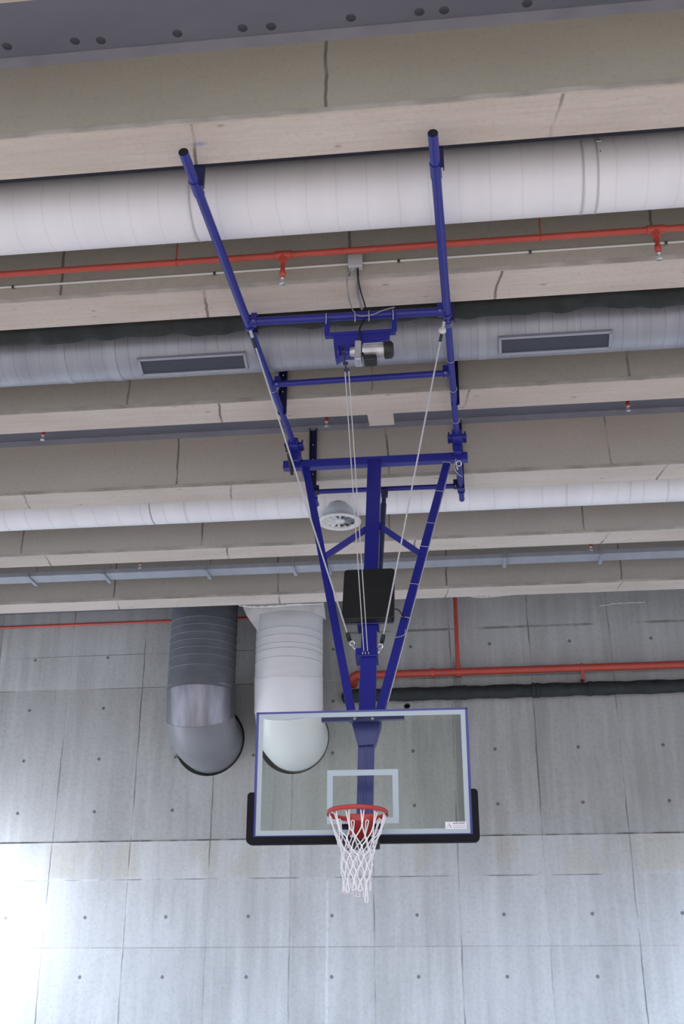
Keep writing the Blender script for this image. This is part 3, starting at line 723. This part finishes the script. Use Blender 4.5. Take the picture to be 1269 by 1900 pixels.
# ------------------------------------------------------------------ hoop and net
RC0 = Vector(bp_(.0, -.375, .385)); RC0 = Vector((on_plane(663.3, 1508, RC0, BF).x, RC0.y, RC0.z))
RAX = (Vector((0, 0, 1)) + BF*(-.062)).normalized()      # ring droops a little towards the board
rfx = BF - RAX*BF.dot(RAX); rfx.normalize(); rsx = RAX.cross(rfx) * -1
if rsx.x < 0: rsx = -rsx
RR_ = .232
hoop = thing('basketball_hoop', RC0, 'orange-red basketball rim with white net bolted to the glass board', 'basketball hoop')
rim = obj('rim', MB().ring(RC0, RAX, RR_, .0105, 64, 12), 'rim', hoop)
mb = MB(); mb.lathe([(RR_+.009, -.002), (RR_+.010, -.024), (RR_+.004, -.026), (RR_+.003, -.002)], RC0, axis=RAX, n=64)
obj('rim_band', mb, 'rim', hoop)
def rp_(a, r, h): return RC0 + rsx*(r*sin(a)) + rfx*(r*cos(a)) + RAX*h      # a=0 is the point nearest the camera
NH = 12
for k in range(NH):
    a = 2*pi*(k+.5)/NH
    obj('net_hook', MB().path([rp_(a-.05, RR_, -.008), rp_(a-.045, RR_-.004, -.030), rp_(a, RR_-.006, -.036), rp_(a+.045, RR_-.004, -.030), rp_(a+.05, RR_, -.008)], .0035, 6), 'rim', hoop)
# bracket
br = MB(); yb_ = -(.385-.02)
def hp_(s, f, h): return RC0 + BD*s + BF*f + Vector((0, 0, h))
br.add([hp_(-.095, -.215, .012), hp_(.095, -.215, .012), hp_(.095, -.365, .012), hp_(-.095, -.365, .012),
        hp_(-.09, -.215, -.035), hp_(.09, -.215, -.035), hp_(.045, -.365, -.165), hp_(-.045, -.365, -.165)],
       [(0, 1, 2, 3), (4, 7, 6, 5), (0, 4, 5, 1), (1, 5, 6, 2), (2, 6, 7, 3), (3, 7, 4, 0)])
obj('bracket', br, 'rim', hoop, bevel=.004)
obj('mounting_plate', MB().box(hp_(0, -.374, -.06), (.20, .018, .20)), 'rim', hoop, bevel=.004)
for s_ in (-1, 1): obj('bolt', MB().lathe([(0, .014), (.011, .014), (.014, 0)], hp_(s_*.085, -.365, -.14), axis=BF, n=12), 'chrome', hoop)
obj('spring_housing', MB().box(hp_(0, -.30, -.215), (.30, .10, .07)), 'black', hoop, bevel=.01)
# net
random.seed(11)
net = MB(); rows = [(-.035, .224), (-.150, .185), (-.225, .150), (-.290, .130), (-.350, .121), (-.410, .116), (-.470, .112), (-.535, .108)]
def jit(s): return random.uniform(-s, s)
nodes = []
for ri, (h, r) in enumerate(rows):
    row = []
    for k in range(NH):
        a = 2*pi*(k+.5+(.5 if ri >= 2 and ri % 2 == 0 else 0))/NH + .05*ri*.5
        hh = h + jit(.012) * (ri > 0)
        P = RC0 + rsx*(r*sin(a)) + rfx*(r*cos(a)) + Vector((0, 0, hh)) + Vector((jit(.008), jit(.008), 0))*(ri > 1)
        P += Vector((-.004*ri*.4, 0, 0)); row.append(P)
    nodes.append(row)
cr_ = .0052
def cord(a, b, sag=.006):
    mid = (a+b)/2 + Vector((jit(sag), jit(sag), -abs(jit(sag)))); net.path([a, mid, b], cr_, 7)
for k in range(NH):
    a = 2*pi*(k+.5)/NH
    for e in (-1, 1):
        s_ = rp_(a+e*.055, RR_-.006, -.026); net.path([s_, (s_+nodes[1][k])/2+Vector((0, 0, .0)), nodes[1][k]], cr_, 7)
    net.path([rp_(a-.055, RR_-.006, -.026), rp_(a, RR_-.008, -.018), rp_(a+.055, RR_-.006, -.026)], cr_, 7)
for ri in range(1, len(rows)-1):
    for k in range(NH):
        cur = nodes[ri][k]
        nxt = nodes[ri+1]
        if ri % 2 == 1: c = (k, (k-1) % NH)
        else: c = (k, (k+1) % NH)
        for j in c: cord(cur, nxt[j])
for ri in range(1, len(rows)):
    for P in nodes[ri]: net.lathe([(0, .012), (.0085, .006), (.0085, -.006), (0, -.012)], P, n=8)
for k in range(NH):      # hanging end loops, uneven
    P = nodes[-1][k]; L = .035+.05*random.random() + (.06 if k in (1,) else 0); a = 2*pi*(k+.7)/NH
    t_ = rsx*cos(a)-rfx*sin(a)
    net.path(curve([P, P+t_*.012+Vector((0, 0, -L*.6)), P+t_*.014+Vector((0, 0, -L)), P-t_*.014+Vector((0, 0, -L-.004)), P-t_*.010+Vector((0, 0, -L*.55)), P], 4), cr_, 7)
obj('net', net, 'net', hoop)

# ------------------------------------------------------------------ winch
WY = 8.17
def wp(x, y, Y=WY): return on_y(x, y, Y)
wn = thing('hoist_winch', wp(668, 620), 'blue electric hoist winch with silver motor under the first crossbar', 'winch')
mb = MB()
for x0, y0, y1 in ((607, 592, 622), (731, 583, 614)):
    a, b = wp(x0, y0), wp(x0, y1); a.z = RZ-.01; b.x = a.x
    mb.bar(a, b, .042, .03, (1, 0, 0))
a, b = wp(603, 624), wp(734, 615); a.z = b.z = (a.z+b.z)/2; mb.bar(a, b, .035, .05, (0, 0, 1))
obj('hanger_bracket', mb, 'blue', wn)
pl_ = [wp(x, y, WY-.02) for x, y in ((618, 622), (722, 612), (722, 630), (700, 636), (678, 650), (655, 648), (655, 657), (640, 657), (622, 667), (619, 640))]
obj('winch_body', MB().prism(pl_, Vector((0, .10, 0))), 'blue', wn, bevel=.006)
a, b = wp(627, 655, WY+.0), wp(655, 653, WY+.0); b.z = a.z
dr = obj('rope_drum', MB().path([a, a+(b-a)*.12, a+(b-a)*.13, a+(b-a)*.87, a+(b-a)*.88, b], .05, 24, radii=[.066, .066, .035, .035, .066, .066]), 'blue', wn)
a, b = wp(673, 652, WY-.08), wp(713, 646, WY-.08); b.z = a.z
mt_ = obj('motor', MB().tube(a, b, .060, 32), 'alu', wn)
fn = MB()
for k in range(18):
    an = 2*pi*k/18; fn.bar(a+Vector((.01, cos(an)*.062, sin(an)*.062)), b+Vector((-.01, cos(an)*.062, sin(an)*.062)), .012, .004, Vector((0, cos(an), sin(an))))
obj('cooling_fin', fn, 'alu', mt_)
obj('fan_cover', MB().path([b, b+Vector((.06, 0, 0)), b+Vector((.078, 0, 0))], .08, 32, radii=[.076, .074, .055]), 'black', wn)
obj('gearbox', MB().box(a+Vector((-.035, 0, -.02)), (.055, .13, .19)).lathe([(0, -.07), (.038, -.07), (.045, -.03), (.045, .0)], a+Vector((-.04, 0, 0)), axis=(1, 0, 0), n=24), 'alu', wn, bevel=.008)
obj('terminal_box', MB().box(a+Vector((.065, -.01, -.098)), (.11, .11, .06)), 'black', wn, bevel=.012)
obj('power_cable', MB().path(curve([on_z(680, 590, RZ+.04), wp(672, 600, WY-.03), wp(667, 612, WY-.06), wp(669, 625, WY-.08), wp(668, 640, WY-.1), a+Vector((.02, -.05, -.10))]), .009, 10), 'black', wn)
# hook block
hk = MB(); c0 = wp(636, 662, WY-.02)
hk.path(curve([wp(634, 640, WY-.03), wp(638, 646, WY-.03), wp(638, 655, WY-.03), wp(633, 655, WY-.03), wp(634, 641, WY-.03)]), .006, 8)
hk.path([wp(638, 655, WY-.03), wp(640, 672, WY-.03), wp(643, 690, WY-.03)], .007, 8)
for a_ in ((641, 674), (643, 687)): hk.box(wp(*a_, WY-.03), (.045, .02, .022))
obj('chain_hook', hk, 'steelblue', wn)

# ------------------------------------------------------------------ ropes
tp = wp(642, 690, WY-.03)
rl_ = ['thin hoist rope from winch to mast collar, leftmost of the close pair', 'thin hoist rope from winch to mast collar, rightmost of the close pair', 'thin slack hoist line behind the close pair of ropes']
for (x0, x1, dz, lab) in ((640, 675, 0, rl_[0]), (647, 682, 0, rl_[1])):
    a = wp(x0, 688, WY-.03); b = on_mast(x1, 1208, .085)
    tag(obj('hoist_rope', MB().tube(a, b, .0045, 8), 'rope'), lab, 'rope', 'hoist ropes')
for side, (x0, y0), (x1, y1), (x2, y2) in (('left', (463, 609), (645, 1177), (659, 1205)), ('right', (824, 596), (711, 1180), (702, 1212))):
    a = on_z(x0, y0, RZ-.02); b = on_mast(x1, y1, .07); c = on_mast(x2, y2, .05)
    t = thing('safety_rope', b, ('white safety rope running down the %s from the frame to the mast collar' % ('left side' if side == 'left' else 'right side')), 'rope', 'safety ropes')
    dr_ = b-a
    obj('cord', MB().tube(a+dr_*(.06 if side == 'right' else .06), b, .0075, 8), 'rope', t)
    obj('strap', MB().tube(a, a+dr_*.030, .014, 8), 'rope', t)
    obj('rubber_sleeve', MB().tube(a+dr_*.03, a+dr_*.062, .014, 10), 'black', t)
    if side == 'right': obj('pulley', MB().lathe([(0, -.012), (.033, -.012), (.033, .012), (0, .012)], a+dr_*.028, axis=(0, 1, 0), n=20), 'white', t)
    obj('rubber_sleeve', MB().path([b-dr_.normalized()*.02, b, b+dr_.normalized()*.06, b+dr_.normalized()*.08], .02, 10, radii=[.012, .02, .02, .012]), 'black', t)
    obj('snap_hook', MB().path(curve([b+dr_.normalized()*.08, (b+c)/2+Vector((.01, 0, 0)), c, (b+c)/2-Vector((.02, 0, 0)), b+dr_.normalized()*.08]), .006, 8).ring((b*.4+c*.6), (0, 1, 0), .022, .007, 14, 6), 'chrome', t)
# signal cables from the junction box
cb1 = [on_y(651, 498, FY-.05), on_y(644, 515, FY-.05), on_y(645, 540, FY-.05), on_z(650, 563, SOF-.03), on_z(657, 579, RZ+.03), on_z(668, 586, RZ-.03), on_z(690, 584, RZ-.03), on_z(710, 576, RZ-.01), on_z(732, 570, RZ+.03)]
tag(obj('power_cable', MB().path(curve(cb1), .0055, 8), 'cable'), 'thin grey cable looping left out of the junction box to the crossbar', 'cable')
cb2 = [on_y(664, 498, FY-.05), on_y(665, 520, FY-.05), on_z(669, 540, SOF-.03), on_z(675, 560, RZ+.06), on_z(679, 574, RZ+.04)]
tag(obj('power_cable', MB().path(curve(cb2), .007, 8), 'black'), 'dark cable dropping straight from the junction box to the winch', 'cable')
cb3 = [on_y(660, 498, FY-.04), on_y(661, 520, FY-.04), on_z(664, 545, SOF-.02), on_z(672, 574, RZ+.05)]
tag(obj('power_cable', MB().path(curve(cb3), .012, 8), 'cable'), 'thick grey cable beside the dark one below the junction box', 'cable')

# ------------------------------------------------------------------ big vertical ducts into the wall
def vduct(X, Zc, mats, label, ribs, seam1):
    r = .548; yax = 17.42; Rb = .58; t = thing('ventilation_duct', (X, yax, Zc-r), label, 'duct')
    zs = on_y(379, seam1, yax-r).z + .114
    obj('upper_casing', MB().path([(X, yax, SLAB), (X, yax, 7), (X, yax, zs-.12)], r, 64, cap=False), mats[0], t)
    def seg(name, rings, mat, rr=r):      # skin through explicit tilted rings (y, z, tilt)
        mb = MB(); n = 64; vs = []
        for y_, z_, tl in rings:
            tl = radians(tl)
            for j in range(n):
                a = 2*pi*j/n; vs.append((X+rr*cos(a), y_+rr*sin(a)*cos(tl), z_+rr*sin(a)*sin(tl)))
        fs = [(i*n+j, i*n+(j+1) % n, (i+1)*n+(j+1) % n, (i+1)*n+j) for i in range(len(rings)-1) for j in range(n)]
        mb.add(vs, fs, True); return obj(name, mb, mat, t)
    A1, A2 = (yax, zs, 12), (yax+.07, zs-.50, 30)
    seg('straight_section', [(A1[0], A1[1]+.02, 12), A1, A2, (A2[0]+.003, A2[1]-.006, 30)], mats[1], r+.006)
    seg('elbow', [(A2[0], A2[1]+.01, 30), (A2[0]+.09, A2[1]-.08, 44), (A2[0]+.22, Zc+.03, 60), (A2[0]+.36, Zc, 76), (A2[0]+.5, Zc, 90), (wall_y(X)+.32, Zc, 90)], mats[2])
    for (y_, z_, tl), q_ in ((A1, .004), (A2, .004)):
        tl = radians(tl); obj('seam_ring', MB().ring((X, y_, z_), (0, -sin(tl), cos(tl)), r+.006, q_, 64, 8), mats[3], t)
    for y in ribs:
        z = on_y(379, y, yax-r).z
        obj('seam_ring', MB().ring((X, yax, z), (0, 0, 1), r+.001, .006, 64, 8), mats[3], t)
    return t
vduct(DUCTS[0][0]+.02, DUCTS[0][1], ('greyduct', 'galv', 'greyelbow', 'greyelbow'), 'dark grey ventilation duct bending into the wall with a shiny metal section', [1142, 1156, 1170, 1184, 1198, 1212, 1231], 1268)
vd = vduct(DUCTS[1][0]+.035, DUCTS[1][1], ('wduct', 'wduct2', 'wduct2', 'boxgrey'), 'white ventilation duct bending into the wall behind the glass backboard', [1167, 1181, 1196, 1206, 1222], 1259)
# torn film at the top of the white duct
random.seed(5)
fy = Y0+5*DY+BW+.06
fl = [(443, 1121), (470, 1123), (540, 1121), (600, 1117), (604, 1150), (596, 1142), (575, 1133), (548, 1131), (515, 1132), (490, 1137), (482, 1139), (479, 1172), (470, 1160), (458, 1143)]
tag(obj('plastic_film', MB().prism([on_y(x, y-(12 if y < 1125 else 0), fy+.05*random.random()*0) for x, y in fl], Vector((0, .012, 0))), 'film'), 'torn grey plastic film hanging round the top of the white duct', 'film')
def ragged(pts, wdt, lab, Y):
    mb = MB(); P = [on_y(x, y, Y) for x, y in pts]; C_ = curve(P, 8); n = len(C_)
    top = [c+Vector((0, 0, wdt*(.3+.7*random.random()))) for c in C_]
    mb.prism(C_+top[::-1], Vector((0, .006, 0))); return tag(obj('plastic_film', mb, 'filmw'), lab, 'film')
ragged([(443, 1124), (463, 1127), (500, 1127), (540, 1124), (600, 1121)], .03, 'ragged white film edge along the last beam above the white duct', fy-.03)
ragged([(868, 1106), (890, 1109), (930, 1106), (985, 1101), (1040, 1100), (1100, 1096)], .022, 'ragged white film edge under the last beam on the right', fy-.03)
ragged([(1112, 1125), (1135, 1121), (1165, 1119), (1197, 1118)], .014, 'loose white strip on the upper wall at the right', WD-.10)

# ------------------------------------------------------------------ pipes on the wall
OFF = .16
a, b = on_wall(655, 1251, OFF), on_wall(1269, 1235, OFF); z = (a.z+b.z)/2
r1 = .062
def wp2(x, z_, off): return Vector((x, wall_y(x)-off, z_))
wr = thing('fire_main_pipe', wp2(a.x, z, OFF), 'thick red fire pipe running right along the wall behind the mast', 'pipe')
obj('pipe', MB().tube(wp2(a.x+.1, z, OFF), wp2(11, z, OFF), r1, 24), 'redpipe', wr)
obj('elbow', MB().path([wp2(a.x+.12, z, OFF), wp2(a.x+.05, z, OFF), wp2(a.x+.0, z-.02, OFF-.02), wp2(a.x-.01, z-.10, OFF-.09), wp2(a.x-.01, z-.12, -.05)], r1+.01, 20), 'redpipe', wr)
for px_ in (669, 803):
    X = on_wall(px_, 1250, OFF).x; obj('coupling', MB().tube(wp2(X-.035, z, OFF), wp2(X+.035, z, OFF), r1+.016, 24), 'redpipe', wr)
X = on_wall(1080, 1243, OFF).x
bk = MB().hollow(wp2(X-.02, z, OFF), wp2(X+.02, z, OFF), r1+.012, .012).bar(wp2(X, z-.05, OFF), wp2(X, z-.20, OFF), .05, .05).bar(wp2(X, z-.18, OFF), wp2(X, z-.18, 0), .04, .05)
obj('wall_bracket', bk, 'redpipe', wr)
X = on_wall(848, 1200, OFF).x
obj('riser', MB().tube(wp2(X, z, OFF), wp2(X, SLAB, OFF), .034, 16).tube(wp2(X, z-.08, OFF), wp2(X, z+.1, OFF), .045, 16), 'redpipe', wr)
a, b = on_wall(650, 1292, OFF), on_wall(1269, 1272, OFF); z2 = (a.z+b.z)/2
random.seed(9)
n = 130; ptsb = [wp2(a.x+(11-a.x)*i/n, z2+.004*sin(i*1.9), OFF) for i in range(n+1)]
bp2 = thing('insulated_pipe', wp2(a.x, z2, OFF), 'black foam-wrapped pipe on the wall just below the red fire pipe', 'pipe')
obj('foam_sleeve', MB().path(ptsb, .1, 24, radii=[.108+.006*sin(i*.8)+.003*random.random() for i in range(n+1)]), 'foam', bp2)
for px_ in (862, 990, 998, 1095): 
    X = on_wall(px_, 1280, OFF).x; obj('foam_joint', MB().tube(wp2(X-.03, z2, OFF), wp2(X+.03, z2, OFF), .121, 24), 'foam', bp2)
obj('wall_bend', MB().path([wp2(a.x+.1, z2, OFF), wp2(a.x+.0, z2, OFF), wp2(a.x-.05, z2, OFF-.05), wp2(a.x-.05, z2, -.05)], .106, 20), 'foam', bp2)
a = on_wall(0, 1164, .05); b = on_wall(200, 1158, .05)
tag(obj('wall_pipe', MB().tube(wp2(-11.5, (a.z+b.z)/2, .06), wp2(-2.95, (a.z+b.z)/2, .06), .026, 14), 'redpipe'), 'thin red pipe high on the wall left of the big ducts', 'pipe')
